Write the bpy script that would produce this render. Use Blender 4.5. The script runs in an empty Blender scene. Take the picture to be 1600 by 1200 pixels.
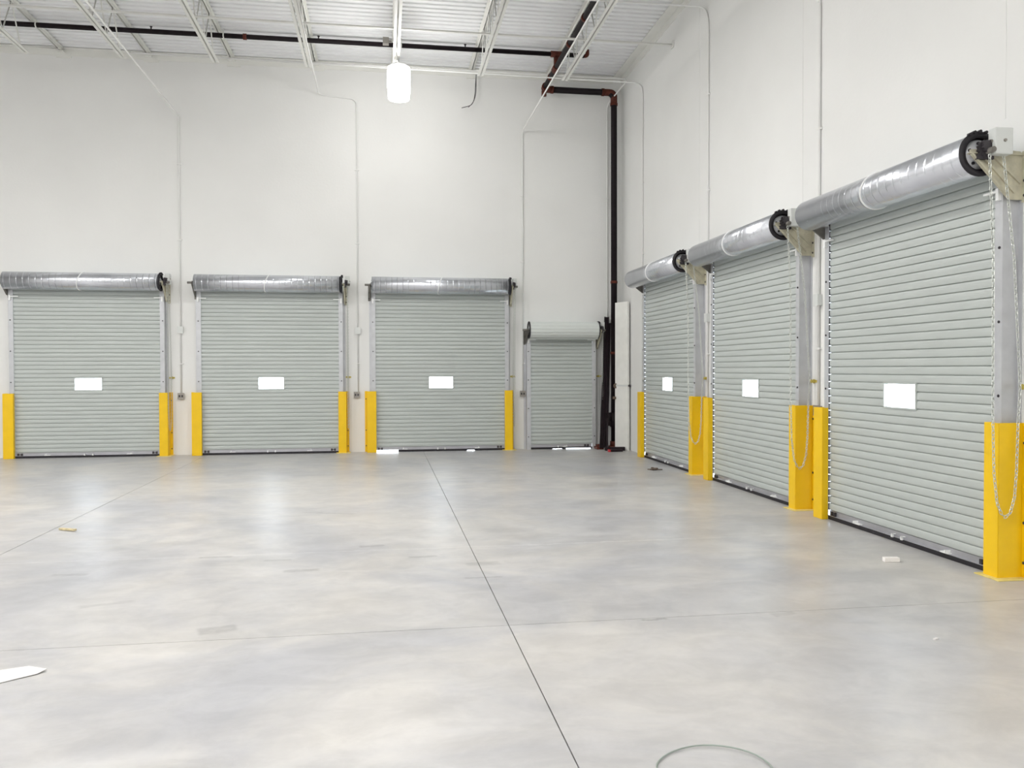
import bpy, math, random
from mathutils import Vector, Matrix
random.seed(7)
PI = math.pi
scene = bpy.context.scene
col = scene.collection

# ------------------------------------------------------------------ camera
CAM = (-4.7435, -16.2555, 1.5809)
YAW, PITCH, ROLL, FPX = 0.153589, -0.017608, -0.002685, 1299.73
cy, sy, cp, sp = math.cos(YAW), math.sin(YAW), math.cos(PITCH), math.sin(PITCH)
fw = Vector((sy*cp, cy*cp, sp)); r0 = Vector((cy, -sy, 0)); u0 = r0.cross(fw)
cr, sr = math.cos(ROLL), math.sin(ROLL)
rt = cr*r0 + sr*u0; up = -sr*r0 + cr*u0
cd = bpy.data.cameras.new('camera'); cd.sensor_width = 36.0; cd.lens = 36.0*FPX/1600.0
cd.clip_start = 0.05; cd.clip_end = 300
cam = bpy.data.objects.new('camera', cd); col.objects.link(cam)
m = Matrix((rt, up, -fw)).transposed().to_4x4(); m.translation = Vector(CAM)
cam.matrix_world = m
scene.camera = cam

# ------------------------------------------------------------------ world, exposure
LAMP_STRENGTH = 20.0
DOWN_STRENGTH = 182.0
LAMP_COLOR = (1.0, 0.985, 0.965, 1)
EXPOSURE = 0.62
w = bpy.data.worlds.new('daylight'); scene.world = w; w.use_nodes = True
bg = w.node_tree.nodes['Background']; bg.inputs[0].default_value = (0.86, 0.93, 1.0, 1); bg.inputs[1].default_value = 9.0
vs = scene.view_settings
vs.view_transform = 'Standard'; vs.look = 'None'; vs.gamma = 1.0; vs.exposure = EXPOSURE; vs.use_curve_mapping = False

# ------------------------------------------------------------------ materials
def mat(name, color, rough=0.6, metal=0.0, spec=0.5, var=0.0, vscale=3.0, bump=0.0, bscale=60.0, stretch=(1, 1, 1), noisy_rough=0.0):
    m = bpy.data.materials.new(name); m.use_nodes = True
    nt = m.node_tree; b = nt.nodes['Principled BSDF']
    b.inputs['Base Color'].default_value = (*color, 1); b.inputs['Roughness'].default_value = rough
    b.inputs['Metallic'].default_value = metal; b.inputs['Specular IOR Level'].default_value = spec
    if var or bump:
        tc = nt.nodes.new('ShaderNodeNewGeometry'); mp = nt.nodes.new('ShaderNodeMapping'); mp.inputs['Scale'].default_value = stretch
        nt.links.new(tc.outputs['Position'], mp.inputs['Vector'])
    if var:
        n = nt.nodes.new('ShaderNodeTexNoise'); n.inputs['Scale'].default_value = vscale; n.inputs['Detail'].default_value = 5
        nt.links.new(mp.outputs[0], n.inputs['Vector'])
        r = nt.nodes.new('ShaderNodeMapRange'); r.inputs['From Min'].default_value = .3; r.inputs['From Max'].default_value = .7
        r.inputs['To Min'].default_value = 1-var; r.inputs['To Max'].default_value = 1+var*.5
        nt.links.new(n.outputs['Fac'], r.inputs['Value'])
        mx = nt.nodes.new('ShaderNodeVectorMath'); mx.operation = 'SCALE'; mx.inputs[0].default_value = color
        nt.links.new(r.outputs[0], mx.inputs['Scale']); nt.links.new(mx.outputs[0], b.inputs['Base Color'])
        if noisy_rough:
            q = nt.nodes.new('ShaderNodeMapRange'); q.inputs['To Min'].default_value = rough-noisy_rough; q.inputs['To Max'].default_value = rough+noisy_rough
            nt.links.new(n.outputs['Fac'], q.inputs['Value']); nt.links.new(q.outputs[0], b.inputs['Roughness'])
    if bump:
        n2 = nt.nodes.new('ShaderNodeTexNoise'); n2.inputs['Scale'].default_value = bscale; n2.inputs['Detail'].default_value = 4
        nt.links.new(mp.outputs[0], n2.inputs['Vector'])
        bp = nt.nodes.new('ShaderNodeBump'); bp.inputs['Strength'].default_value = bump; bp.inputs['Distance'].default_value = .01
        nt.links.new(n2.outputs['Fac'], bp.inputs['Height']); nt.links.new(bp.outputs[0], b.inputs['Normal'])
    return m

M = {}
M['wall'] = mat('wall_paint', (.82, .82, .80), .75, var=.03, vscale=.8, bump=.15, bscale=25)
M['deck'] = mat('deck_paint', (.87, .88, .88), .6, var=.03, vscale=1.5)
M['white_steel'] = mat('white_painted_steel', (.80, .80, .76), .55, var=.03)
M['conduit'] = mat('conduit_paint', (.82, .82, .80), .6)
M['slat'] = mat('slat_enamel', (.50, .535, .515), .36, var=.04, vscale=2.0, stretch=(1, 1, 6))
M['coil_white'] = mat('coil_enamel', (.70, .735, .71), .42, var=.03)
M['galv'] = mat('galvanised_guide', (.58, .59, .61), .42, .35, var=.08, vscale=9)
M['hood'] = mat('hood_sheet', (.70, .72, .77), .27, .93, var=.10, vscale=4, stretch=(1, 1, 1))
M['black'] = mat('black_rubber', (.012, .010, .014), .6)
M['iron'] = mat('dark_iron', (.05, .045, .05), .55, .3)
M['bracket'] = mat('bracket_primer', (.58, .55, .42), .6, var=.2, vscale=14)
M['bracket_dark'] = mat('bracket_dark_steel', (.20, .19, .17), .5, .4, var=.2, vscale=10)  # darker steel of the left head brackets and the roller shafts
M['box'] = mat('box_paint', (.68, .70, .68), .5)
M['gray_box'] = mat('outlet_steel', (.34, .32, .29), .4, .6)
M['yellow'] = mat('safety_yellow', (.90, .57, .002), .42, var=.05, vscale=5, bump=.12, bscale=40)
M['yellow_pale'] = mat('yellow_base_plate_paint', (.80, .66, .22), .6, var=.12, vscale=20)
M['chain'] = mat('chain_zinc', (.62, .64, .60), .4, .6)
M['brass'] = mat('keeper_yellow', (.55, .45, .10), .5, .2)
M['pipe'] = mat('black_pipe', (.010, .006, .008), .6, spec=.2, var=.3, vscale=10)
M['rust'] = mat('red_oxide_fitting', (.10, .022, .012), .6, spec=.3, var=.3, vscale=30)
M['strap'] = mat('white_strap', (.90, .91, .90), .6)
M['red'] = mat('red_paint', (.45, .03, .04), .5)
M['steel_dark'] = mat('dark_primer_steel', (.016, .008, .012), .55, spec=.3, var=.3, vscale=12)
M['board'] = mat('white_board', (.86, .86, .82), .6, var=.05, vscale=6)
M['paper'] = mat('paper', (.74, .72, .71), .8)
M['block'] = mat('white_block', (.88, .85, .82), .7)
M['wood'] = mat('scrap_wood', (.68, .58, .36), .8, var=.25, vscale=30)
M['scrap'] = mat('brown_scrap', (.16, .12, .09), .8, var=.4, vscale=40)
M['wire'] = mat('green_grey_wire', (.30, .35, .31), .4, .3)
M['bar'] = mat('bottom_bar_metal', (.50, .50, .53), .4, .7, var=.1, vscale=6)
M['ground'] = mat('outside_concrete', (.6, .6, .6), .9)
M['joint'] = mat('joint_filler', (.16, .13, .12), .9)
M['housing'] = mat('lamp_housing', (.7, .7, .7), .4, .5)

def nodes_of(m): return m.node_tree.nodes, m.node_tree.links

# hood sheet: fine seam rings round the tube every 10 cm (relief only)
def hood_relief(m):
    N, L = nodes_of(m); b = N['Principled BSDF']
    tc = N.new('ShaderNodeTexCoord'); sx = N.new('ShaderNodeSeparateXYZ'); L.new(tc.outputs['Object'], sx.inputs[0])
    a = N.new('ShaderNodeMath'); a.operation = 'MULTIPLY'; a.inputs[1].default_value = 1/0.105; L.new(sx.outputs[0], a.inputs[0])
    f = N.new('ShaderNodeMath'); f.operation = 'FRACT'; L.new(a.outputs[0], f.inputs[0])
    p = N.new('ShaderNodeMath'); p.operation = 'PINGPONG'; p.inputs[1].default_value = .5; L.new(f.outputs[0], p.inputs[0])
    g = N.new('ShaderNodeMapRange'); g.inputs['From Min'].default_value = 0; g.inputs['From Max'].default_value = .09; L.new(p.outputs[0], g.inputs['Value'])
    bp = N.new('ShaderNodeBump'); bp.inputs['Strength'].default_value = .6; bp.inputs['Distance'].default_value = .005
    L.new(g.outputs[0], bp.inputs['Height']); L.new(bp.outputs[0], b.inputs['Normal'])
hood_relief(M['hood'])

# window pane: clear sheet, part mirror part see-through
def pane_mat():
    m = bpy.data.materials.new('window_glazing'); m.use_nodes = True; N, L = nodes_of(m)
    N.remove(N['Principled BSDF']); out = N['Material Output']
    t = N.new('ShaderNodeBsdfTransparent'); t.inputs[0].default_value = (.93, .95, .96, 1)
    g = N.new('ShaderNodeBsdfGlossy'); g.inputs['Roughness'].default_value = .05
    x = N.new('ShaderNodeMixShader'); x.inputs[0].default_value = .05; L.new(t.outputs[0], x.inputs[1]); L.new(g.outputs[0], x.inputs[2])
    L.new(x.outputs[0], out.inputs[0]); return m
M['pane'] = pane_mat()

def lamp_mat(name, strength):
    m = bpy.data.materials.new(name); m.use_nodes = True; N, L = nodes_of(m)
    N.remove(N['Principled BSDF']); e = N.new('ShaderNodeEmission'); e.inputs[0].default_value = LAMP_COLOR; e.inputs[1].default_value = strength
    L.new(e.outputs[0], N['Material Output'].inputs[0]); return m
M['lamp'] = lamp_mat('lit_refractor', LAMP_STRENGTH); M['lamp_down'] = lamp_mat('lit_lens', DOWN_STRENGTH)

def concrete():
    m = bpy.data.materials.new('trowelled_concrete'); m.use_nodes = True; N, L = nodes_of(m); b = N['Principled BSDF']
    geo = N.new('ShaderNodeNewGeometry')
    def noise(scale, detail, rough, dist, stretch=(1, 1, 1), rot=0):
        mp = N.new('ShaderNodeMapping'); mp.inputs['Scale'].default_value = stretch; mp.inputs['Rotation'].default_value[2] = rot
        L.new(geo.outputs['Position'], mp.inputs['Vector'])
        n = N.new('ShaderNodeTexNoise'); n.inputs['Scale'].default_value = scale; n.inputs['Detail'].default_value = detail
        n.inputs['Roughness'].default_value = rough; n.inputs['Distortion'].default_value = dist; L.new(mp.outputs[0], n.inputs['Vector']); return n.outputs['Fac']
    def rng(s, a, c, lo, hi):
        r = N.new('ShaderNodeMapRange'); r.interpolation_type = 'SMOOTHERSTEP'; r.inputs['From Min'].default_value = a; r.inputs['From Max'].default_value = c
        r.inputs['To Min'].default_value = lo; r.inputs['To Max'].default_value = hi; L.new(s, r.inputs['Value']); return r.outputs[0]
    def mth(op, a, c, d=None):
        x = N.new('ShaderNodeMath'); x.operation = op
        for i, v in enumerate((a, c, d)):
            if v is None: continue
            if isinstance(v, (int, float)): x.inputs[i].default_value = v
            else: L.new(v, x.inputs[i])
        return x.outputs[0]
    cloud = rng(noise(.55, 6, .62, .9), .25, .75, 0, 1)
    streak = rng(noise(.8, 6, .62, .8, (1, 2.4, 1), .5), .25, .75, 0, 1)
    grain = noise(11, 3, .6, 0)
    swirl = rng(noise(1.5, 4, .55, 1.2), .30, .80, 0, 1)
    v = mth('MULTIPLY_ADD', cloud, .11, .89)
    v = mth('MULTIPLY_ADD', streak, .12, v)
    v = mth('MULTIPLY_ADD', swirl, .09, v)
    mott = rng(noise(2.6, 5, .65, .6, (1, 1.5, 1), .5), .3, .7, -.065, .065)
    v = mth('ADD', v, mott)
    v = mth('MULTIPLY_ADD', grain, .12, v)
    v = mth('SUBTRACT', v, .06)
    sep = N.new('ShaderNodeSeparateXYZ'); L.new(geo.outputs['Position'], sep.inputs[0])
    # scuffs and pallet marks lying on the slab: x, y, half length, half width, angle, depth
    wob = rng(noise(9, 3, .6, 0), 0, 1, -.02, .02)
    for (mx, my, hl, hw, an, dp) in SCUFFS:
        ca, sa = math.cos(an), math.sin(an)
        dx = mth('SUBTRACT', sep.outputs[0], mx); dy = mth('ADD', mth('SUBTRACT', sep.outputs[1], my), wob)
        a = mth('ABSOLUTE', mth('ADD', mth('MULTIPLY', dx, ca), mth('MULTIPLY', dy, sa)), 0)
        c = mth('ABSOLUTE', mth('SUBTRACT', mth('MULTIPLY', dy, ca), mth('MULTIPLY', dx, sa)), 0)
        k = mth('MULTIPLY', rng(a, hl*.7, hl, 1, 0), rng(c, hw*.35, hw, 1, 0))
        v = mth('SUBTRACT', v, mth('MULTIPLY', mth('MULTIPLY', k, dp*1.7), rng(grain, .3, .6, .6, 1)))
    cc = N.new('ShaderNodeMix'); cc.data_type = 'RGBA'
    cc.inputs[6].default_value = (.425, .427, .444, 1); cc.inputs[7].default_value = (.505, .488, .462, 1)
    L.new(cloud, cc.inputs[0])
    sc = N.new('ShaderNodeVectorMath'); sc.operation = 'SCALE'; L.new(cc.outputs[2], sc.inputs[0]); L.new(v, sc.inputs['Scale'])
    L.new(sc.outputs[0], b.inputs['Base Color'])
    L.new(rng(streak, 0, 1, .31, .38), b.inputs['Roughness'])
    b.inputs['Specular IOR Level'].default_value = .5
    bp = N.new('ShaderNodeBump'); bp.inputs['Strength'].default_value = .04; bp.inputs['Distance'].default_value = .004
    L.new(noise(5, 2, .5, .5), bp.inputs['Height']); L.new(bp.outputs[0], b.inputs['Normal'])
    return m
SCUFFS = [(-5.39, -9.55, .16, .06, .05, .16), (-6.15, -8.95, .16, .05, .05, .14), (-4.85, -8.72, .13, .05, .1, .16), (-4.42, -9.22, .14, .045, .05, .16),
          (-5.62, -9.15, .13, .035, 0, .12), (-3.95, -9.55, .16, .08, .1, .12), (-7.15, -9.4, .16, .05, 0, .13), (-5.35, -6.9, .35, .06, -.35, .10),
          (-5.75, -11.0, .13, .10, .3, .17), (-3.06, -11.23, .10, .02, .08, .22), (-5.0, -8.9, 5.5, .015, .005, -.10), (-1.5, -8.85, 2.4, .012, .03, -.10),
          (-2.2, -11.25, .10, .05, .2, .10), (-4.0, -10.0, .17, .02, 0, .16), (-6.6, -10.3, .2, .05, .3, .10)]
M['concrete'] = concrete()

# ------------------------------------------------------------------ mesh builder
class MB:
    def __init__(s): s.v = []; s.f = []; s.mi = []; s.sm = []; s.k = 0; s.smooth = False
    def face(s, idx): s.f.append(tuple(idx)); s.mi.append(s.k); s.sm.append(s.smooth)
    def box(s, x0, x1, y0, y1, z0, z1):
        b = len(s.v); s.v += [(x, y, z) for z in (z0, z1) for y in (y0, y1) for x in (x0, x1)]
        sm, s.smooth = s.smooth, False
        for q in ((0, 2, 3, 1), (4, 5, 7, 6), (0, 1, 5, 4), (2, 6, 7, 3), (0, 4, 6, 2), (1, 3, 7, 5)): s.face([b+i for i in q])
        s.smooth = sm; return s
    def obox(s, p, q, wx, wz, upv=(0, 0, 1)):
        """bar of section wx by wz from p to q"""
        p, q = Vector(p), Vector(q); d = (q-p).normalized(); a = d.cross(Vector(upv))
        if a.length < 1e-4: a = d.cross(Vector((1, 0, 0)))
        a.normalize(); c = a.cross(d); b = len(s.v)
        for e in (p, q):
            for i, j in ((-1, -1), (1, -1), (1, 1), (-1, 1)): s.v.append(tuple(e+a*(i*wx/2)+c*(j*wz/2)))
        sm, s.smooth = s.smooth, False
        for k in range(4): s.face((b+k, b+(k+1) % 4, b+4+(k+1) % 4, b+4+k))
        s.face((b+3, b+2, b+1, b)); s.face((b+4, b+5, b+6, b+7)); s.smooth = sm; return s
    def prism(s, poly, fn, a, c):
        """poly: 2d outline; fn(p,t)->3d; extruded t=a..c"""
        b = len(s.v); n = len(poly)
        for t in (a, c):
            for p in poly: s.v.append(fn(p, t))
        for k in range(n): s.face((b+k, b+(k+1) % n, b+n+(k+1) % n, b+n+k))
        sm, s.smooth = s.smooth, False
        s.face([b+n-1-k for k in range(n)]); s.face([b+n+k for k in range(n)]); s.smooth = sm; return s
    def strip(s, pts, fn, a, c):
        b = len(s.v); n = len(pts)
        for t in (a, c):
            for p in pts: s.v.append(fn(p, t))
        for k in range(n-1): s.face((b+k, b+k+1, b+n+k+1, b+n+k))
        return s
    def tube(s, pts, r, seg=10, closed=False, caps=True):
        pts = [Vector(p) for p in pts]; n = len(pts); base = len(s.v); ref = None
        for i, p in enumerate(pts):
            if closed: d = pts[(i+1) % n]-pts[i-1]
            elif i == 0: d = pts[1]-p
            elif i == n-1: d = p-pts[-2]
            else: d = (pts[i+1]-p).normalized()+(p-pts[i-1]).normalized()
            d.normalize()
            if ref is None:
                ref = Vector((0, 0, 1)) if abs(d.z) < .9 else Vector((1, 0, 0))
            a = (ref-d*ref.dot(d)).normalized(); ref = a; c = d.cross(a)
            for k in range(seg):
                t = 2*PI*k/seg; s.v.append(tuple(p+a*(r*math.cos(t))+c*(r*math.sin(t))))
        sm, s.smooth = s.smooth, seg > 5
        for i in range(n if closed else n-1):
            j = (i+1) % n
            for k in range(seg): s.face((base+i*seg+k, base+i*seg+(k+1) % seg, base+j*seg+(k+1) % seg, base+j*seg+k))
        s.smooth = False
        if caps and not closed:
            s.face([base+seg-1-k for k in range(seg)]); s.face([base+(n-1)*seg+k for k in range(seg)])
        s.smooth = sm; return s
    def lathe(s, prof, origin, axis='z', seg=24, cap=True):
        """prof: (radius, height) pairs"""
        o = Vector(origin); base = len(s.v); n = len(prof)
        for r, h in prof:
            for k in range(seg):
                t = 2*PI*k/seg; a, c = r*math.cos(t), r*math.sin(t)
                p = (a, c, h) if axis == 'z' else ((h, a, c) if axis == 'x' else (c, h, a))
                s.v.append(tuple(o+Vector(p)))
        for i in range(n-1):
            s.smooth = True
            for k in range(seg): s.face((base+i*seg+k, base+i*seg+(k+1) % seg, base+(i+1)*seg+(k+1) % seg, base+(i+1)*seg+k))
        s.smooth = False
        if cap:
            s.face([base+seg-1-k for k in range(seg)]); s.face([base+(n-1)*seg+k for k in range(seg)])
        return s
    def mesh(s, name, *mats):
        me = bpy.data.meshes.new(name); me.from_pydata(s.v, [], s.f)
        for m in mats: me.materials.append(m)
        me.polygons.foreach_set('material_index', s.mi); me.polygons.foreach_set('use_smooth', s.sm); me.update(); return me

def obj(name, me, parent=None, loc=(0, 0, 0), rz=0, **props):
    o = bpy.data.objects.new(name, me); col.objects.link(o); o.location = loc; o.rotation_euler = (0, 0, rz)
    if parent is not None: o.parent = parent
    for k, v in props.items(): o[k] = v
    return o
def thing(name, label, cat, loc=(0, 0, 0), rz=0, me=None, group=None, kind=None):
    o = obj(name, me, None, loc, rz); o['label'] = label; o['category'] = cat
    if group: o['group'] = group
    if kind: o['kind'] = kind
    return o
def bevel(o, wdt=.004, seg=2):
    md = o.modifiers.new('edge', 'BEVEL'); md.width = wdt; md.segments = seg; md.limit_method = 'ANGLE'; return o

# ------------------------------------------------------------------ layout
H = 7.42                 # underside of the roof deck
XL, YF = -24.0, -27.0
BIG = [-10.045, -6.824, -3.636]; WB = 2.505       # back wall doors (centre x)
RIGHT = [-3.130, -6.259, -9.351]; WR = 2.397       # right wall doors (centre y)
SMALL, WS = -1.254, 1.244
JOISTS = [-1.50, -3.02, -4.50, -5.98, -7.50, -8.97, -10.47, -12.0, -13.5, -15.0, -16.5, -18.0, -19.5, -21.0, -22.5]

# ------------------------------------------------------------------ setting
def wall_with_openings(name, fn, lo, hi, openings, label):
    """fn(u0,u1,z0,z1) adds one box to the mesh"""
    mb = MB(); u = lo
    for (c, hw, h) in sorted(openings):
        fn(mb, u, c-hw, 0, 7.7); fn(mb, c-hw, c+hw, h, 7.7); u = c+hw
    fn(mb, u, hi, 0, 7.7)
    return thing(name, label, 'wall', me=mb.mesh(name, M['wall']), kind='structure')
G = .045
wb = wall_with_openings('wall_back', lambda mb, a, c, z0, z1: mb.box(a, c, 0, .2, z0, z1), XL-.2, .2,
                        [(c, WB/2+G, 3.05) for c in BIG]+[(SMALL, WS/2+G, 2.25), (-13.25, WB/2+G, 3.05)], 'tall white painted concrete wall behind the three frontal roll-up doors')
wr = wall_with_openings('wall_right', lambda mb, a, c, z0, z1: mb.box(0, .2, a, c, z0, z1), YF-.2, 0,
                        [(c, WR/2+G, 3.05) for c in RIGHT], 'tall white painted concrete wall holding the receding row of doors')
thing('wall_left', 'plain white warehouse wall far to the side, out of view', 'wall', me=MB().box(XL-.2, XL, YF, 0, 0, 7.7).mesh('wall_left', M['wall']), kind='structure')
thing('wall_front', 'plain white warehouse wall behind the viewpoint', 'wall', me=MB().box(XL-.2, 0, YF-.2, YF, 0, 7.7).mesh('wall_front', M['wall']), kind='structure')
# sealed panel joints standing a hair proud of the concrete
def seal(par, x0, x1, y0, y1, z0, z1): obj('panel_joint', MB().box(x0, x1, y0, y1, z0, z1).mesh('panel_joint', M['wall']), par)
seal(wr, -.003, 0, -10.48, -10.465, 3.5, 7.4); seal(wr, -.003, 0, -7.345, -7.33, 3.45, 7.4); seal(wr, -.003, 0, -4.21, -4.195, 3.45, 7.4)
seal(wb, -2.42, -2.405, -.003, 0, 3.45, 7.4); seal(wb, -5.62, -5.605, -.003, 0, 3.45, 7.4); seal(wb, -8.83, -8.815, -.003, 0, 3.45, 7.4)

# floor: sub-base with saw-cut slabs on it
fl = thing('floor', 'pale trowelled concrete warehouse floor with thin saw-cut joints', 'floor', me=MB().box(XL-.2, .2, YF-.2, .2, -.2, -.03).mesh('floor', M['joint']), kind='structure')
xs = [XL, -20, -16, -12, -8.0, -3.985, 0.0]; ys = [YF, -23.6, -19.5, -15.4, -11.2, 0.0]
J = .003
for i in range(len(xs)-1):
    for j in range(len(ys)-1):
        x0 = xs[i]+(J if i else -.2); x1 = xs[i+1]-(J if i < len(xs)-2 else -.2)
        y0 = ys[j]+(J if j else -.2); y1 = ys[j+1]-(J if j < len(ys)-2 else -.2)
        jj = .7
        obj('slab', MB().box(x0, x1, y0, y1, -.03, 0).mesh('slab', M['concrete']), fl)
thing('ground_outside', 'bright concrete yard outside the doors', 'ground', me=MB().box(-45, 45, .2, 40, -.3, -.06).box(.2, 40, -40, .2, -.3, -.06).mesh('ground_outside', M['ground']), kind='structure')

# roof deck: ribbed sheet, ribs run left to right
mb = MB(); pts = []; y = YF-.1; p = .152
while y < .12:
    pts += [(y, H), (y+.088, H), (y+.098, H+.038), (y+.142, H+.038)]; y += p
mb.strip(pts, lambda q, t: (t, q[0], q[1]), XL-.1, .12)
thing('ceiling', 'white painted ribbed metal roof deck over the joists', 'ceiling', me=mb.mesh('ceiling', M['deck']), kind='structure')
# ledger angles carrying the deck edge
thing('trim_1', 'white steel ledger angle along top of the right wall', 'trim', me=MB().box(-.17, 0, YF, 0, H-.012, H-.002).box(-.012, 0, YF, 0, H-.13, H-.012).mesh('trim', M['white_steel']), kind='structure')
thing('trim_2', 'white steel ledger angle along top of the back wall', 'trim', me=MB().box(XL, -.17, -.09, 0, H-.012, H-.002).box(XL, -.17, -.012, 0, H-.13, H-.012).mesh('trim', M['white_steel']), kind='structure')

# ------------------------------------------------------------------ roof joists
ZB = 6.76
def joist_meshes():
    a = MB()
    for s in (-1, 1):
        x0, x1 = (.012, .062) if s > 0 else (-.062, -.012)
        a.box(x0, x1, YF, -.0, H-.02, H-.014)
        xa, xb = (.012, .018) if s > 0 else (-.018, -.012)
        a.box(xa, xb, YF, -.0, H-.07, H-.02)
    b = MB()
    for s in (-1, 1):
        x0, x1 = (.012, .055) if s > 0 else (-.055, -.012)
        b.box(x0, x1, YF+.5, -1.55, ZB, ZB+.006)
        xa, xb = (.012, .018) if s > 0 else (-.018, -.012)
        b.box(xa, xb, YF+.5, -1.55, ZB+.006, ZB+.05)
    wbm = MB(); path = [(0, -.12, H-.045), (0, -1.75, ZB+.03)]; y = -1.75; k = 0
    while y > YF+1.4:
        y -= .33; k += 1
        path.append((0, y, H-.045 if k % 2 else ZB+.03))
    wbm.tube(path, .011, 6)
    pl = MB().box(-.09, .16, -.022, 0, H-.17, H-.075)
    seat = MB().box(-.06, .06, -.11, 0, H-.085, H-.07)
    return a.mesh('top_chord', M['white_steel']), b.mesh('bottom_chord', M['white_steel']), wbm.mesh('web', M['white_steel']), pl.mesh('bearing_plate', M['white_steel']), seat.mesh('seat', M['white_steel'])
jm = joist_meshes()
where = ['in line with the small corner door, carrying the red-brown pipe', 'above the third frontal door, loose wire at its end', 'directly above the glowing lamp', 'over the pier left of the third frontal door',
         'over the second frontal door, right half', 'above the pier between the first two frontal doors', 'over the middle of the leftmost frontal door']
for i, x in enumerate(JOISTS):
    lab = 'white open-web steel roof joist ' + (where[i] if i < len(where) else 'beyond the edge of the picture')
    t = thing('roof_joist', lab, 'joist', (x, 0, 0), group='roof joists')
    obj('top_chord', jm[0], t); obj('bottom_chord', jm[1], t); obj('web', jm[2], t); obj('bearing_plate', jm[3], t); obj('seat', jm[4], t)
br = MB(); br.box(XL, -.02, -3.055, -3.015, 6.90, 6.905); br.box(XL, -.02, -3.020, -3.015, 6.905, 6.94)
t = thing('bridging_angle', 'long white bridging angle crossing under the joists to right wall', 'brace', me=br.mesh('bridging_angle', M['white_steel']))
obj('wall_clip', MB().box(-.02, 0, -3.09, -2.98, 6.86, 6.97).mesh('wall_clip', M['white_steel']), t)
br = MB(); br.box(XL, -.02, -8.02, -7.98, 6.90, 6.905)
t = thing('bridging_angle', 'second bridging angle nearer the viewpoint, above the picture', 'brace', me=br.mesh('bridging_angle', M['white_steel']))
thing('junction_box', 'small brown junction box on joist above the lamp', 'electrical box', (-4.66, -1.9, 7.14), me=MB().box(-.06, .04, -.05, .05, -.05, .06).box(.04, .09, -.02, .02, -.01, .02).mesh('junction_box', M['gray_box']))

# ------------------------------------------------------------------ conduits (bent tubes) and boxes
def bend(path, rad=.13, n=5):
    P = [Vector(p) for p in path]; out = [P[0]]
    for i in range(1, len(P)-1):
        a = (P[i-1]-P[i]); c = (P[i+1]-P[i]); r = min(rad, a.length*.45, c.length*.45)
        s, e = P[i]+a.normalized()*r, P[i]+c.normalized()*r
        for k in range(n+1):
            t = k/n; out.append(s*(1-t)**2+P[i]*2*t*(1-t)+e*t*t)
    out.append(P[-1]); return out
def conduit(path, label, boxes=(), r=.013, clips=()):
    t = thing('conduit', label, 'conduit', me=MB().tube(bend(path), r, 8).mesh('conduit', M['conduit']), group='white wall conduits')
    for (x, y, z, ax) in boxes:
        b = MB()
        if ax == 'b': b.box(x-.045, x+.045, -.055, 0, z-.06, z+.06); b.box(x-.05, x+.05, -.06, -.055, z-.065, z+.065)
        else: b.box(-.055, 0, y-.045, y+.045, z-.06, z+.06); b.box(-.06, -.055, y-.05, y+.05, z-.065, z+.065)
        obj('pull_box', b.mesh('pull_box', M['box']), t)
    for (x, y, z, ax) in clips:
        b = MB()
        if ax == 'b': b.box(x-.04, x+.04, -.03, 0, z-.01, z+.01)
        else: b.box(-.03, 0, y-.04, y+.04, z-.01, z+.01)
        obj('pipe_clip', b.mesh('pipe_clip', M['conduit']), t)
    return t
q = -.018
conduit([(-8.46, -9, 6.29), (-8.46, q, 6.29), (-8.46, q, 1.15)], 'white conduit down the pier between the first and second frontal doors', [(-8.46, 0, 2.33, 'b')], clips=[(-8.46, 0, z, 'b') for z in (5.4, 4.0, 1.7)])
conduit([(-5.92, -9, 6.80), (-5.92, q, 6.80), (-5.22, q, 6.74), (-5.22, q, 1.15)], 'white conduit down the pier between the second and third frontal doors', [(-5.22, 0, 2.33, 'b')], clips=[(-5.22, 0, z, 'b') for z in (5.4, 4.0, 1.7)])
conduit([(-2.01, -9, 6.27), (-2.01, q, 6.27), (-2.01, q, 1.15)], 'white conduit dropping left of the small corner door', clips=[(-2.01, 0, z, 'b') for z in (5.0, 3.7, 1.7)])
conduit([(-9, -.85, 7.10), (-.10, -.85, 7.10), (-.29, q, 6.87), (-.29, q, 1.0)], 'thin white conduit beside the dark riser in the corner', clips=[(-.29, 0, z, 'b') for z in (5.0, 2.95)])
conduit([(-9, -1.15, 7.0), (q, -1.15, 6.93), (q, -1.46, 6.75), (q, -1.46, 1.0)], 'white conduit down the right wall next to the corner, before the first receding door', clips=[(0, -1.46, z, 'r') for z in (5.0, 3.7, 2.0)])
conduit([(-9, -4.3, 6.93), (q, -4.45, 6.93), (q, -4.585, 6.7), (q, -4.585, 1.15)], 'white conduit down the pier between the first and second receding doors', [(0, -4.585, 2.33, 'r')], clips=[(0, -4.585, z, 'r') for z in (5.6, 4.2, 1.8)])
conduit([(-9, -7.6, 6.93), (q, -7.7, 6.93), (q, -7.74, 6.7), (q, -7.74, 1.15)], 'white conduit down the pier left of the nearest roll-up door', [(0, -7.74, 2.33, 'r')], clips=[(0, -7.74, z, 'r') for z in (5.6, 4.2, 1.8)])

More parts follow.
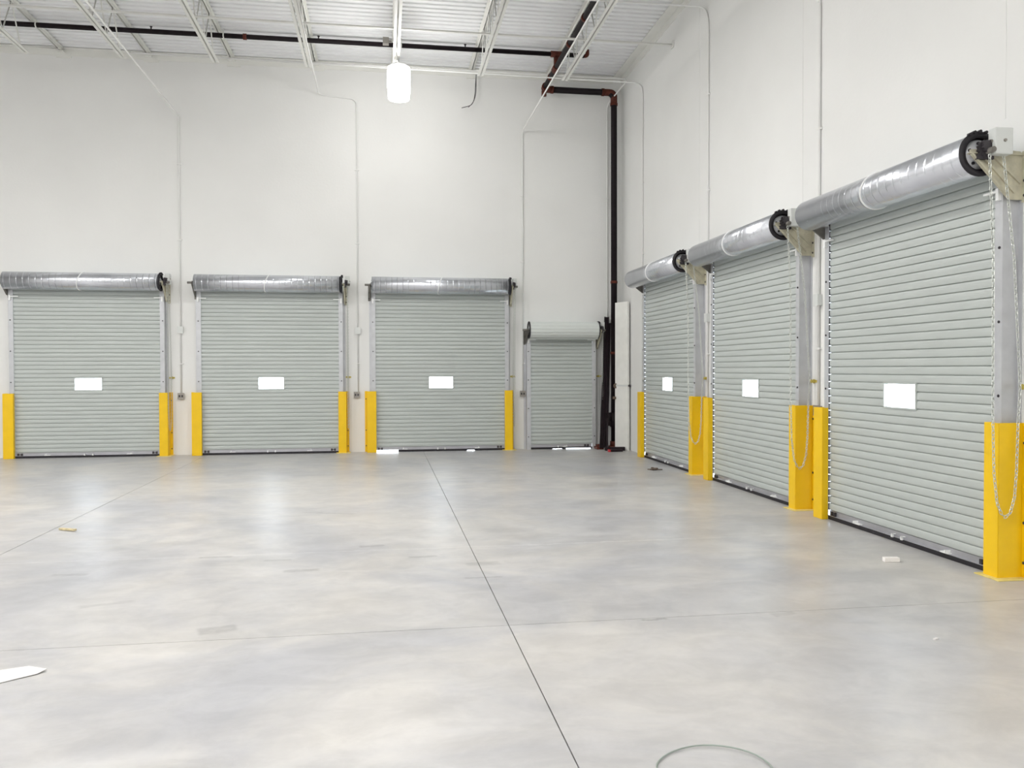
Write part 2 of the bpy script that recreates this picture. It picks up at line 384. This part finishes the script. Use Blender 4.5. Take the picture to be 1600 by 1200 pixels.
def outlet(loc, rz, label):
    t = thing('power_outlet', label, 'outlet', loc, rz, group='metal power outlets')
    bevel(obj('back_box', MB().box(-.052, .052, -.045, 0, -.052, .052).mesh('back_box', M['gray_box']), t))
    obj('cover_plate', MB().box(-.058, .058, -.05, -.045, -.058, .058).mesh('cover_plate', M['gray_box']), t)
    for s in (-1, 1): obj('socket', MB().box(s*.024-.014, s*.024+.014, -.054, -.05, -.02, .02).mesh('socket', M['iron']), t)
outlet((-8.46, 0, 1.10), 0, 'grey metal power outlet between the first and second frontal doors')
outlet((-5.245, 0, 1.10), 0, 'grey metal power outlet between the second and third frontal doors')
outlet((-2.02, 0, 1.10), 0, 'grey metal power outlet left of the small corner door')
outlet((0, -4.585, 1.10), -PI/2, 'grey metal outlet on the pier between the first and second receding doors')
outlet((0, -7.74, 1.12), -PI/2, 'grey metal outlet between yellow guards left of the nearest door')

# ------------------------------------------------------------------ rolling doors (local: x to viewer's right, -y into the room)
PITCH_S = .075; Z0 = .094
SLAT = [(-.104, 0), (-.104, .007), (-.1185, .0085), (-.1215, .022), (-.1225, .040), (-.1212, .058), (-.1180, .071), (-.1150, .075), (-.098, .075), (-.098, 0)]
cache = {}
def slat_mesh(W, hole):
    k = ('slat', W, hole)
    if k not in cache:
        mb = MB(); f = lambda q, t: (t, q[0], q[1])
        mb.smooth = False
        if hole: mb.prism(SLAT, f, -W/2, -.235); mb.prism(SLAT, f, .235, W/2)
        else: mb.prism(SLAT, f, -W/2, W/2)
        mb.k = 1
        for s in (-1, 1):
            a, c = sorted((s*W/2, s*(W/2+.03))); mb.box(a, c, -.122, -.094, .004, .070)
        cache[k] = mb.mesh('slat', M['slat'], M['iron'])
    return cache[k]

def chain_mesh(W, key):
    k = ('chain', W, key)
    if k in cache: return cache[k]
    u = W/2+.17
    # hanging loop, front strand then back strand caught by the keeper
    path = [(u, -.33, 3.20), (u, -.29, 2.4), (u, -.285, 1.2), (u, -.272, .80), (u, -.245, .58), (u, -.205, .49), (u, -.17, .475), (u, -.135, .50), (u, -.10, .62),
            (u, -.085, .82), (u, -.075, 1.2), (u, -.06, 1.42), (u, -.12, 2.4), (u, -.22, 3.20)]
    P = [Vector(p) for p in path]; pts = []; step = .030; carry = 0
    for a, c in zip(P, P[1:]):
        L = (c-a).length; d = (c-a)/L; t = carry
        while t < L: pts.append((a+d*t, d)); t += step
        carry = t-L
    mb = MB()
    for i, (p, d) in enumerate(pts):
        side = Vector((1, 0, 0)) if i % 2 else d.cross(Vector((1, 0, 0))).normalized()
        ring = [p+d*(.021*math.cos(t))+side*(.0105*math.sin(t)) for t in [2*PI*j/8 for j in range(8)]]
        mb.tube(ring, .0032, 4, closed=True)
    cache[k] = mb.mesh('chain', M['chain']); return cache[k]

def bolt_mesh():
    if 'bolt' not in cache: cache['bolt'] = MB().lathe([(.011, 0), (.011, -.006), (.006, -.010)], (0, 0, 0), 'y', 8).mesh('bolt', M['iron'])
    return cache['bolt']

def make_door(n, W, rows, zr, loc, rz, label, big=True, seal_span=((-1, 1, .001),), lift=0.0):
    t = thing('door_%d' % n, label, 'door', loc, rz, group='roll-up dock doors' if big else None, kind='structure')
    k = ('set', W, rows)
    top = Z0+rows*PITCH_S
    for i in range(rows):
        hole = big and i in (15, 16, 17)
        obj('slat', slat_mesh(W, hole), t, (0, 0, Z0+i*PITCH_S+lift))
    # bottom bar, rubber seal, handles, slide bolts
    if lift: pass
    b = MB().box(-W/2, W/2, -.112, -.104, .040, Z0).box(-W/2, W/2, -.135, -.112, .040, .045).box(-W/2, W/2, -.108, -.098, Z0-.012, Z0)
    bb = obj('bottom_bar', b.mesh('bottom_bar', M['bar']), t)
    rs = MB()
    for (s0, s1, zl) in seal_span: rs.box(s0*W/2, s1*W/2, -.133, -.095, zl, .040)
    obj('rubber_seal', rs.mesh('rubber_seal', M['black']), t)
    for s in ((-.07, .07)):
        h = MB().box(s-.011, s+.011, -.150, -.135, .036, .066).box(s-.011, s+.011, -.150, -.112, .062, .068)
        obj('lift_handle', h.mesh('lift_handle', M['strap']), bb)
    for s in ((-1, 1) if big else (1,)):
        x = s*(W/2-.55)
        obj('slide_bolt', MB().box(x-.05, x+.05, -.150, -.112, .045, .055).box(x+s*.02, x+s*.035, -.165, -.112, .052, .075).mesh('slide_bolt', M['strap']), bb)
        x = s*(W/2-.10)
        obj('lock_bracket', MB().box(x-.06, x-.03, -.130, -.112, .044, .085).box(x, x+.03, -.135, -.112, .044, .085).box(x-.05, x+.03, -.120, -.112, .058, .068).mesh('lock_bracket', M['iron']), bb)
    # guides
    for s in (-1, 1):
        g = MB()
        def bx(a, c, y0, y1, z0=0.0, z1=None):
            a, c = sorted((s*(W/2+a), s*(W/2+c))); g.box(a, c, y0, y1, z0, z1 if z1 is not None else top-.03)
        bx(-.004, .075, -.138, -.133); bx(.069, .075, -.133, 0); bx(.075, .115, -.006, 0)
        go = obj('guide', g.mesh('guide', M['galv']), t)
        z = .25
        while z < top-.1:
            obj('bolt', bolt_mesh(), go, (s*(W/2+.045), -.138, z)); z += .56
        a, c = sorted((s*(W/2+.03), s*(W/2-.10)))
        obj('stop_bar', MB().box(a, c, -.165, -.138, top-.19, top-.175).box(*sorted((s*(W/2+.03), s*(W/2+.06))), -.165, -.138, top-.25, top-.16).mesh('stop_bar', M['strap']), t)
    # window
    if big:
        z0 = Z0+15*PITCH_S; z1 = z0+3*PITCH_S; f = MB()
        f.box(-.245, -.228, -.130, -.09, z0-.008, z1+.008).box(.228, .245, -.130, -.09, z0-.008, z1+.008)
        f.box(-.228, .228, -.130, -.09, z0-.008, z0+.007).box(-.228, .228, -.130, -.09, z1-.007, z1+.008)
        fo = obj('window_frame', f.mesh('window_frame', M['slat']), t)
        obj('window_pane', MB().box(-.228, .228, -.112, -.108, z0+.007, z1-.007).mesh('window_pane', M['pane']), fo)
    # roller
    R = .155; yc = -.33; L = W/2+.06
    if big:
        prof = [(R-.004, -L), (R, -L), (R, L), (R-.004, L), (R-.004, -L+.001)]
        mb = MB(); N = 48
        base = 0
        for (h) in (-L, L):
            for rr in (R, R-.005):
                for k2 in range(N):
                    a = 2*PI*k2/N; mb.v.append((h, rr*math.cos(a), rr*math.sin(a)))
        mb.smooth = True
        for k2 in range(N):
            j = (k2+1) % N
            mb.face((k2, j, 2*N+j, 2*N+k2)); mb.face((N+k2, 3*N+k2, 3*N+j, N+j))
        mb.smooth = False
        for k2 in range(N):
            j = (k2+1) % N
            mb.face((k2, N+k2, N+j, j)); mb.face((2*N+k2, 2*N+j, 3*N+j, 3*N+k2))
        obj('hood', mb.mesh('hood', M['hood']), t, (0, yc, zr))
        # strapping band round the hood
        mb = MB(); ring = []
        for k2 in range(40):
            a = 2*PI*k2/40; ring.append((.05*math.sin(a+.6)-.02, (R+.003)*math.cos(a), (R+.003)*math.sin(a)))
        mb.tube(ring, .0085, 6, closed=True); obj('strap', mb.mesh('strap', M['strap']), t, (.0, yc, zr))
    else:
        mb = MB(); N = 14; poly = []
        for k2 in range(N):
            a = 2*PI*k2/N; a2 = 2*PI*(k2+.5)/N; a3 = 2*PI*(k2+.88)/N
            for (aa, rr) in ((a, R-.006), (a+.03, R+.003), (a2, R+.008), (a3, R+.002)): poly.append((rr*math.cos(aa), rr*math.sin(aa)))
        mb.prism(poly, lambda q, x: (x, q[0], q[1]), -L, L); obj('coil', mb.mesh('coil', M['coil_white']), t, (0, yc, zr))
        obj('coil_tail', MB().box(-L, L, yc-.03, yc+.15, zr-R-.022, zr-R-.008).mesh('coil_tail', M['coil_white']), t)
    for s in (-1, 1):
        er = MB(); N = 32; h0, h1 = s*(L-.002 if (s > 0 or not big) else L-.02), s*(L+.016 if (s > 0 or not big) else L-.004)
        ro, ri = (R-.007 if (big and s < 0) else R+.011), R-.034
        prof = [(ro, h0), (ro, h1), (ri, h1), (ri, h0), (ro, h0)]
        er.lathe(prof, (0, yc, zr), 'x', N, cap=False)
        # small lumps of the toothed rim
        if s > 0:
            for a in (60, 75, 92, 108, 122): er.tube([(h0, yc+ro*math.cos(math.radians(a)), zr+ro*math.sin(math.radians(a))), (h1+.015, yc+ro*math.cos(math.radians(a)), zr+ro*math.sin(math.radians(a)))], .012, 6)
        obj('end_ring', er.mesh('end_ring', M['black']), t)
        # end wheel
        wl = MB().lathe([(ri, s*(L-.03)), (ri, s*(L-.02))], (0, yc, zr), 'x', 32); wl.k = 1
        wl.lathe([(.112, s*(L-.02)), (.108, s*(L-.004)), (.05, s*(L-.002)), (.045, s*(L+.02))], (0, yc, zr), 'x', 28)
        wl.k = 0
        for a in (20, 95, 160, 235, 305):
            aa = math.radians(a); wl.lathe([(.012, s*(L-.006)), (.012, s*(L+.006))], (0, yc+.082*math.cos(aa), zr+.082*math.sin(aa)), 'x', 8)
        obj('end_wheel', wl.mesh('end_wheel', M['black'], M['galv']), t)
        obj('shaft', MB().tube([(s*(L-.03), yc, zr), (s*(L+(.16 if s > 0 else .13)), yc, zr)], .021, 12).mesh('shaft', M['bracket_dark']), t)
        # head bracket: gusset plate with ribs and a wall leg
        ub = s*(W/2+(.105 if s > 0 else .085)); g = MB(); zt = zr-.01; zb = zr-(.34 if s > 0 else .26)
        outl = [(yc-.11, zt), (yc-.11, zt+.03), (yc+.06, zt+.045), (-.02, zt+.03), (-.004, zt), (-.004, zb), (-.12, zb)]
        g.prism(outl, lambda q2, x: (x, q2[0], q2[1]), ub-.004, ub+.004)
        for (ya, za, yb, zb2) in ((yc-.10, zt-.0, -.13, zb+.02), (yc-.02, zt-.01, -.08, zb+.05), (yc+.07, zt-.01, -.03, zb+.12)):
            g.obox((ub+s*.012, ya, za), (ub+s*.012, yb, zb2), .018, .012)
        g.box(*sorted((ub, ub+s*.05)), -.008, 0, zb-.02, zt+.03)
        g.box(*sorted((ub-s*.03, ub+s*.02)), yc-.11, -.01, zt+.0, zt+.008)
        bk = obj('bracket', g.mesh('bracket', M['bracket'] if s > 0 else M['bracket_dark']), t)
        for zz in (zb+.03, zb+.14): obj('bolt', bolt_mesh(), bk, (ub+s*.03, -.008, zz))
    # hoist on the viewer's right
    u = W/2
    hb = MB().box(u+.13, u+.21, -.31, -.165, zr-.03, zr+.165)
    ho = bevel(obj('hoist_box', hb.mesh('hoist_box', M['box']), t), .008)
    obj('knob', MB().lathe([(.014, -.0), (.012, -.008)], (u+.17, -.31, zr+.07), 'y', 10).mesh('knob', M['gray_box']), ho)
    obj('knob', MB().lathe([(.012, .0), (.010, .012)], (u+.21, -.235, zr+.07), 'x', 10).mesh('knob', M['gray_box']), ho)
    sp_ = MB(); teeth = []
    for k2 in range(24):
        a = 2*PI*k2/24; rr = .066 if k2 % 2 else .054; teeth.append((yc-.01+rr*math.cos(a), zr+.02+rr*math.sin(a)))
    sp_.prism(teeth, lambda q2, x: (x, q2[0], q2[1]), u+.125, u+.15)
    sp_.prism([(a*.72+yc*.28, b2*.72+zr*.28+.02) for a, b2 in teeth], lambda q2, x: (x, q2[0], q2[1]), u+.15, u+.175)
    sp_.box(u+.11, u+.145, yc-.07, yc+.06, zr-.055, zr-.02)
    obj('sprocket', sp_.mesh('sprocket', M['iron']), t)
    cz = zr-3.18
    if abs(cz) < .01: obj('chain', chain_mesh(W, 'a'), t, kind='stuff')
    else: obj('chain', chain_mesh(W, 'a'), t, (0, 0, 0), kind='stuff').scale = (1, 1, zr/3.18)
    kp = MB().lathe([(.020, 0), (.024, -.012), (.016, -.030), (.022, -.042)], (u+.17, 0, 1.44), 'y', 12).box(u+.12, u+.22, -.006, 0, 1.425, 1.455)
    obj('chain_keeper', kp.mesh('chain_keeper', M['brass']), t, kind='thing') if False else obj('chain_keeper', kp.mesh('chain_keeper', M['brass']), t)
    return t

names = ['leftmost grey roll-up door on the frontal wall, at the picture edge', 'middle of the three large grey roll-up doors on the frontal wall', 'large grey roll-up door on the frontal wall, daylight gap under its left corner']
for i, x in enumerate(BIG):
    make_door(i+1, WB, 40, 3.18, (x, 0, 0), 0, names[i], seal_span=((-.66, .40, .001), (.40, .52, .014), (.52, 1, .001)) if i == 2 else ((-1, 1, .001),))
make_door(4, WS, 30, 2.345, (SMALL, 0, 0), 0, 'narrow short roll-up door without window beside the corner, white coil', big=False, seal_span=((-1, -.3, .001), (-.3, .02, .010), (.02, .14, .001), (.14, .96, .016), (.96, 1, .001)))
names = ['farthest grey roll-up door on the right wall, next to the corner', 'middle grey roll-up door on the right wall', 'nearest and largest-looking grey roll-up door, on the right wall']
for i, y in enumerate(RIGHT):
    make_door(i+5, WR, 40, 3.18, (0, y, 0), -PI/2, names[i])
make_door(8, WB, 40, 3.18, (-13.25, 0, 0), 0, 'further grey roll-up door past the left picture edge, only its neighbour shows')

# ------------------------------------------------------------------ yellow track guards
HG = 1.17
def guard_mesh(s, wdt):
    """s=+1: outer leg on the viewer's right. x measured from the inner edge."""
    a = MB(); T = .008; D = .212
    x0, x1 = sorted((0, s*wdt))
    a.box(x0, x1, -D, -D+T, 0, HG)
    la, lb = sorted((s*wdt, s*(wdt-T))); a.box(la, lb, -D+T, -.008, 0, HG)
    fa, fb = sorted((s*(wdt-T), s*(wdt+.045))); a.box(fa, fb, -.008, 0, 0, HG)
    ia, ib = sorted((0, s*T)); a.box(ia, ib, -D+T, -.140, 0, HG)
    return a.mesh('guard_plate', M['yellow'])
gm = {(-1): guard_mesh(-1, .175), 1: guard_mesh(1, .148)}
def guard(s, loc, rz, label):
    t = thing('track_guard', label, 'guard', loc, rz, group='yellow door track guards')
    bevel(obj('guard_plate', gm[s], t), .004)
    wdt = .148 if s > 0 else .175
    x0, x1 = sorted((-s*.045, s*(wdt+.07)))
    bevel(obj('base_plate', MB().box(x0, x1, -.255, -.0, 0, .010).mesh('base_plate', M['yellow_pale']), t, label='paler dusty yellow base plate'), .003) if s > 0 else None
    for z in (.12, .42, 1.02) : obj('bolt', bolt_mesh(), t, (s*(wdt+.022), -.008, z))
bn = ['leftmost frontal door', 'second frontal door', 'third frontal door']
for i, x in enumerate(BIG):
    guard(-1, (x-WB/2+.013, 0, 0), 0, 'yellow steel guard at the left jamb of the '+bn[i]); guard(1, (x+WB/2-.013, 0, 0), 0, 'yellow steel guard at the right jamb of the '+bn[i])
rn = ['farthest right-wall door', 'middle right-wall door', 'nearest right-wall door']
for i, y in enumerate(RIGHT):
    guard(-1, (0, y+WR/2-.013, 0), -PI/2, 'yellow steel guard at the far jamb of the '+rn[i]); guard(1, (0, y-WR/2+.013, 0), -PI/2, 'yellow steel guard at the near jamb of the '+rn[i])
guard(1, (-13.25+WB/2-.013, 0, 0), 0, 'yellow steel guard of the door past the left picture edge')

# ------------------------------------------------------------------ sprinkler pipework
def ring(mb, p, ax, r, l=.05):
    d = {'x': Vector((1, 0, 0)), 'y': Vector((0, 1, 0)), 'z': Vector((0, 0, 1))}[ax]*l/2
    p = Vector(p); mb.tube([p-d, p+d], r, 14)
XR, YR = -.216, -.25
t = thing('sprinkler_riser', 'dark brown steel fire riser pipe standing in the room corner', 'pipe')
obj('riser_pipe', MB().tube(bend([(XR, YR, .02), (XR, YR, 7.03), (-1.62, YR, 7.03)], .16, 8), .060, 18).mesh('riser_pipe', M['pipe']), t)
def fitting(*rings, elbows=()):
    mb = MB()
    for r in rings: ring(mb, *r)
    for e, rr in elbows: mb.tube(bend(e, .12, 6), rr, 14)
    return mb.mesh('fitting', M['rust'])
obj('fitting', fitting(((XR, YR, 6.80), 'z', .074), ((-.44, YR, 7.03), 'x', .074), elbows=[([(XR, YR, 6.82), (XR, YR, 7.03), (-.42, YR, 7.03)], .066)]), t, label='red-brown elbow')
obj('fitting', fitting(((-1.46, YR, 7.03), 'x', .074), ((-1.62, -.42, 7.03), 'y', .074), elbows=[([(-1.44, YR, 7.03), (-1.62, YR, 7.03), (-1.62, -.42, 7.03)], .066), ([(-1.62, YR, 6.90), (-1.62, YR, 7.0)], .05)]), t, label='red-brown tee with drain stub')
obj('coupling', fitting(((XR, YR, 3.3), 'z', .070)), t); obj('coupling', fitting(((XR, YR, 1.9), 'z', .072)), t)
vb = MB(); vb.tube([(XR, YR, .50), (XR-.19, YR-.02, .50)], .045, 12); vb.tube([(XR, YR, .66), (XR-.17, YR-.02, .66)], .05, 12); vb.box(XR-.22, XR-.10, YR-.09, YR+.05, .46, .72)
ring(vb, (XR, YR, .58), 'z', .085, .28)
obj('valve', vb.mesh('valve', M['pipe']), t)
gg = MB(); gg.tube([(XR, YR, 1.25), (XR-.0, YR-.12, 1.25)], .014, 8); gg.lathe([(.05, 0), (.05, -.03), (.04, -.035)], (XR, YR-.12, 1.25), 'y', 16); gg.tube([(XR, YR, 1.02), (XR-.03, YR-.12, 1.02)], .02, 8); gg.lathe([(.035, 0), (.035, .05)], (XR-.03, YR-.13, .99), 'z', 12)
obj('gauge', gg.mesh('gauge', M['scrap']), t)
bs = MB(); ring(bs, (XR, YR, .035), 'z', .115, .05); ring(bs, (XR, YR, .10), 'z', .08, .1)
obj('floor_flange', bs.mesh('floor_flange', M['rust']), t, label='rusty red-brown floor flange')
# main along the room inside the joist line
t = thing('sprinkler_main', 'dark red-brown sprinkler main running beside the joist nearest the right wall', 'pipe')
obj('main_pipe', MB().tube([(-1.62, -.44, 7.03), (-1.62, YF+.3, 7.03)], .052, 16).mesh('main_pipe', M['pipe']), t)
for y in (-1.4, -4.42, -7.5, -10.6):
    mb = MB(); ring(mb, (-1.62, y, 7.03), 'y', .068, .22); mb.tube([(-1.62, y, 7.03), (-1.62, y, 7.24)], .045, 12); obj('fitting', mb.mesh('fitting', M['rust']), t, label='red-brown tee')
for y in (-.95, -2.55, -3.6):
    mb = MB(); ring(mb, (-1.62, y, 7.03), 'y', .066, .07); obj('coupling', mb.mesh('coupling', M['rust']), t)
def lateral(y, label):
    z = 7.28; t = thing('sprinkler_lateral', label, 'pipe', group='sprinkler laterals')
    obj('lateral_pipe', MB().tube([(XL+.2, y, z), (-1.10, y, z)], .040, 14).mesh('lateral_pipe', M['pipe']), t)
    mb = MB(); ring(mb, (-1.62, y, z), 'x', .056, .20); mb.tube([(-1.62, y, 7.2), (-1.62, y, z)], .045, 12); obj('fitting', mb.mesh('fitting', M['rust']), t, label='red-brown tee')
    obj('fitting', MB().tube(bend([(-1.2, y, z), (-1.04, y, z), (-1.04, y, z+.11)], .06, 5), .036, 12).mesh('fitting', M['rust']), t, label='red-brown end elbow')
    x = -3.27
    while x > XL+1:
        hb = MB().tube([(x, y, z), (x, y, z+.085)], .011, 8).lathe([(.022, z+.075), (.022, z+.085)], (x, y, 0), 'z', 10)
        obj('sprinkler_head', hb.mesh('sprinkler_head', M['steel_dark']), t); x -= 2.55 if x > -5.8 else 2.75
    mb = MB(); ring(mb, (-7.05, y, z), 'x', .052, .06); obj('coupling', mb.mesh('coupling', M['rust']), t)
    for jx in JOISTS[2:9:2]:
        hb = MB().tube([(jx+.1, y, z+.05), (jx+.1, y, H-.015)], .006, 6); ring(hb, (jx+.1, y, z), 'x', .045, .02); obj('pipe_hanger', hb.mesh('pipe_hanger', M['white_steel']), t)
lateral(-1.4, 'dark sprinkler pipe crossing the roof close to the frontal wall'); lateral(-4.42, 'second dark sprinkler pipe, only its red-brown end showing at the top edge')

# ------------------------------------------------------------------ lamps
def lamp(x, y, label):
    t = thing('ceiling_lamp', label, 'lamp', (x, y, 0), group='high-bay lamps')
    rf = MB().lathe([(.168, 6.08), (.178, 6.12), (.188, 6.28), (.190, 6.42), (.188, 6.55), (.182, 6.60)], (0, 0, 0), 'z', 28)
    obj('refractor', rf.mesh('refractor', M['lamp']), t, label='glowing white refractor')
    hs = MB().lathe([(.165, 6.60), (.15, 6.64), (.11, 6.66)], (0, 0, 0), 'z', 24)
    hs.tube([(0, 0, 6.66), (0, 0, ZB+.01)], .012, 8)
    obj('housing', hs.mesh('housing', M['housing']), t)
lamp(-4.46, -2.2, 'glowing white high-bay lamp hanging below the roof joist')
def reflector_lamp(x, y, label):
    t = thing('ceiling_lamp', label, 'lamp', (x, y, 0), group='reflector high-bay lamps out of view')
    obj('shade', MB().lathe([(.27, 6.15), (.25, 6.25), (.16, 6.42), (.09, 6.50), (.09, 6.62)], (0, 0, 0), 'z', 24, cap=False).mesh('shade', M['housing']), t)
    obj('stem', MB().tube([(0, 0, 6.60), (0, 0, H-.02)], .02, 8).mesh('stem', M['housing']), t)
    obj('lens', MB().lathe([(.07, 6.09), (.15, 6.11), (.21, 6.155), (.235, 6.21)], (0, 0, 0), 'z', 20).mesh('lens', M['lamp_down']), t)
for x in (-4.4, -8.2, -12.0, -15.8, -20.0):
    for y in (-6.85, -14.5, -22.0):
        reflector_lamp(x, y, 'reflector high-bay lamp above or behind the viewpoint, out of view')

# loose wire hanging from the third-door joist
thing('loose_wire', 'thin dark loose wire dangling from a joist end near the frontal wall', 'wire',
      me=MB().tube(bend([(-2.93, -.10, 7.30), (-2.94, -.16, 6.95), (-2.97, -.18, 6.80), (-3.03, -.17, 6.68), (-3.22, -.15, 6.63)], .1, 4), .007, 6).tube(bend([(-2.93, -.10, 7.30), (-2.96, -.13, 6.9), (-2.99, -.14, 6.75), (-3.09, -.13, 6.65)], .08, 4), .005, 6).mesh('loose_wire', M['iron']))

# ------------------------------------------------------------------ corner stock
def channel(p, q, wd, dp, th, label, m, name='steel_channel', upv=(0, -1, 0)):
    p, q = Vector(p), Vector(q); d = (q-p).normalized(); a = d.cross(Vector(upv)).normalized(); c = a.cross(d)
    outl = [(-wd/2, 0), (wd/2, 0), (wd/2, dp), (wd/2-th, dp), (wd/2-th, th), (-wd/2+th, th), (-wd/2+th, dp), (-wd/2, dp)]
    L = (q-p).length
    mb = MB().prism(outl, lambda r, t: tuple(p+a*r[0]+c*r[1]+d*t), 0, L)
    return thing(name, label, 'steel', me=mb.mesh(name, m), group='dark steel offcuts in the corner')
channel((-.515, -.40, .03), (-.330, -.09, 2.62), .085, .05, .008, 'long dark steel channel leaning beside the small door', M['steel_dark'])
channel((-.425, -.38, .03), (-.285, -.10, 2.50), .070, .04, .008, 'second dark steel channel leaning between the first and the riser', M['steel_dark'])
thing('steel_plate', 'dark steel plate standing against the foot of the riser', 'steel', me=MB().obox((-.40, -.42, .02), (-.385, -.31, .78), .035, .012).mesh('steel_plate', M['steel_dark']), group='dark steel offcuts in the corner')
channel((-.50, -.62, .0), (-.12, -.66, .0), .09, .07, .01, 'short dark channel lying on floor before the riser', M['steel_dark'], upv=(0, 0, -1)).location.z = .07
channel((-.46, -.86, .0), (-.22, -.83, .0), .07, .045, .01, 'small dark offcut in front, nearest of the corner scraps', M['steel_dark'], upv=(0, 0, -1)).location.z = .045
thing('red_block', 'small dark red block at the end of the corner scraps', 'block', me=MB().box(-.505, -.465, -.90, -.82, 0, .045).mesh('red_block', M['red']))
thing('rusty_plate', 'rusty red-brown plate on the floor by the small door', 'steel', me=MB().box(-.60, -.46, -.38, -.10, 0, .05).box(-.57, -.50, -.30, -.16, .05, .09).mesh('rusty_plate', M['rust']))

t = thing('white_board', 'tall white board strapped upright to right wall beside the corner', 'board', (-.228, -.365, 0), math.atan2(-.33, .158))
LB = .366
bevel(obj('upper_panel', MB().box(0, LB, 0, .045, 1.262, 2.885).box(LB-.06, LB-.03, .045, .075, 2.5, 2.6).mesh('upper_panel', M['board']), t))
bevel(obj('lower_panel', MB().box(0, LB+.006, -.003, .045, 0, 1.256).mesh('lower_panel', M['board']), t))
obj('strap', MB().box(-.012, LB+.015, -.012, -.003, 1.242, 1.275).box(LB+.006, LB+.015, -.003, .07, 1.242, 1.275).mesh('strap', M['box']), t)
obj('knob', MB().lathe([(.022, 0), (.022, .035)], (LB+.015, .02, 1.258), 'x', 10).mesh('knob', M['iron']), t)

# ------------------------------------------------------------------ things on the floor
def sheet(pts, zf, th, name, label, cat, m):
    mb = MB(); n = len(pts)
    for (x, y), z in zip(pts, zf): mb.v.append((x, y, z+th))
    for (x, y), z in zip(pts, zf): mb.v.append((x, y, z))
    mb.face(range(n)); mb.face([2*n-1-k for k in range(n)])
    for k in range(n): mb.face((k, n+k, n+(k+1) % n, (k+1) % n))
    return thing(name, label, cat, me=mb.mesh(name, m))
sheet([(-6.98, -11.92), (-6.72, -11.77), (-6.53, -11.63), (-6.50, -11.585), (-6.62, -11.50), (-6.80, -11.57), (-7.0, -11.70)], (.002, .002, .004, .012, .004, .006, .003), .002, 'paper_sheet', 'torn white paper lying on the floor at lower left edge', 'paper', M['paper'])
bevel(thing('white_block', 'small white rectangular block on the floor before the nearest door', 'block', (-.645, -10.03, .018), .0, me=MB().box(-.062, .062, -.026, .026, -.018, .018).mesh('white_block', M['block'])), .003).rotation_euler = (0, 0, -.15)
mb = MB().obox((-.62, -3.79, .012), (-.50, -3.70, .02), .05, .018).obox((-.66, -3.72, .01), (-.44, -3.80, .012), .03, .012).obox((-.58, -3.70, .03), (-.55, -3.83, .02), .03, .02)
thing('scrap_pile', 'crumpled brown scrap on the floor near the farthest right-wall door', 'debris', me=mb.mesh('scrap_pile', M['scrap']))
mb = MB().obox((-7.92, -7.44, .012), (-7.74, -7.55, .016), .03, .018)
thing('wood_stick', 'short pale broken wood stick on the floor at left', 'wood', me=mb.mesh('wood_stick', M['wood']))
mb = MB(); rg = [(-3.465+.228*math.cos(a)*(1+.03*math.sin(3*a)), -13.2+.228*math.sin(a), .006+.004*math.sin(2*a)+.004) for a in [2*PI*k/40 for k in range(40)]]
mb.tube(rg, .0035, 6, closed=True)
thing('wire_loop', 'thin grey-green wire loop lying on the floor at bottom edge', 'wire', me=mb.mesh('wire_loop', M['wire']))
thing('white_chip', 'tiny white chip on the floor below the white block', 'debris', (-1.57, -11.87, .004), .4, me=MB().box(-.018, .018, -.008, .008, -.004, .004).mesh('white_chip', M['paper']))
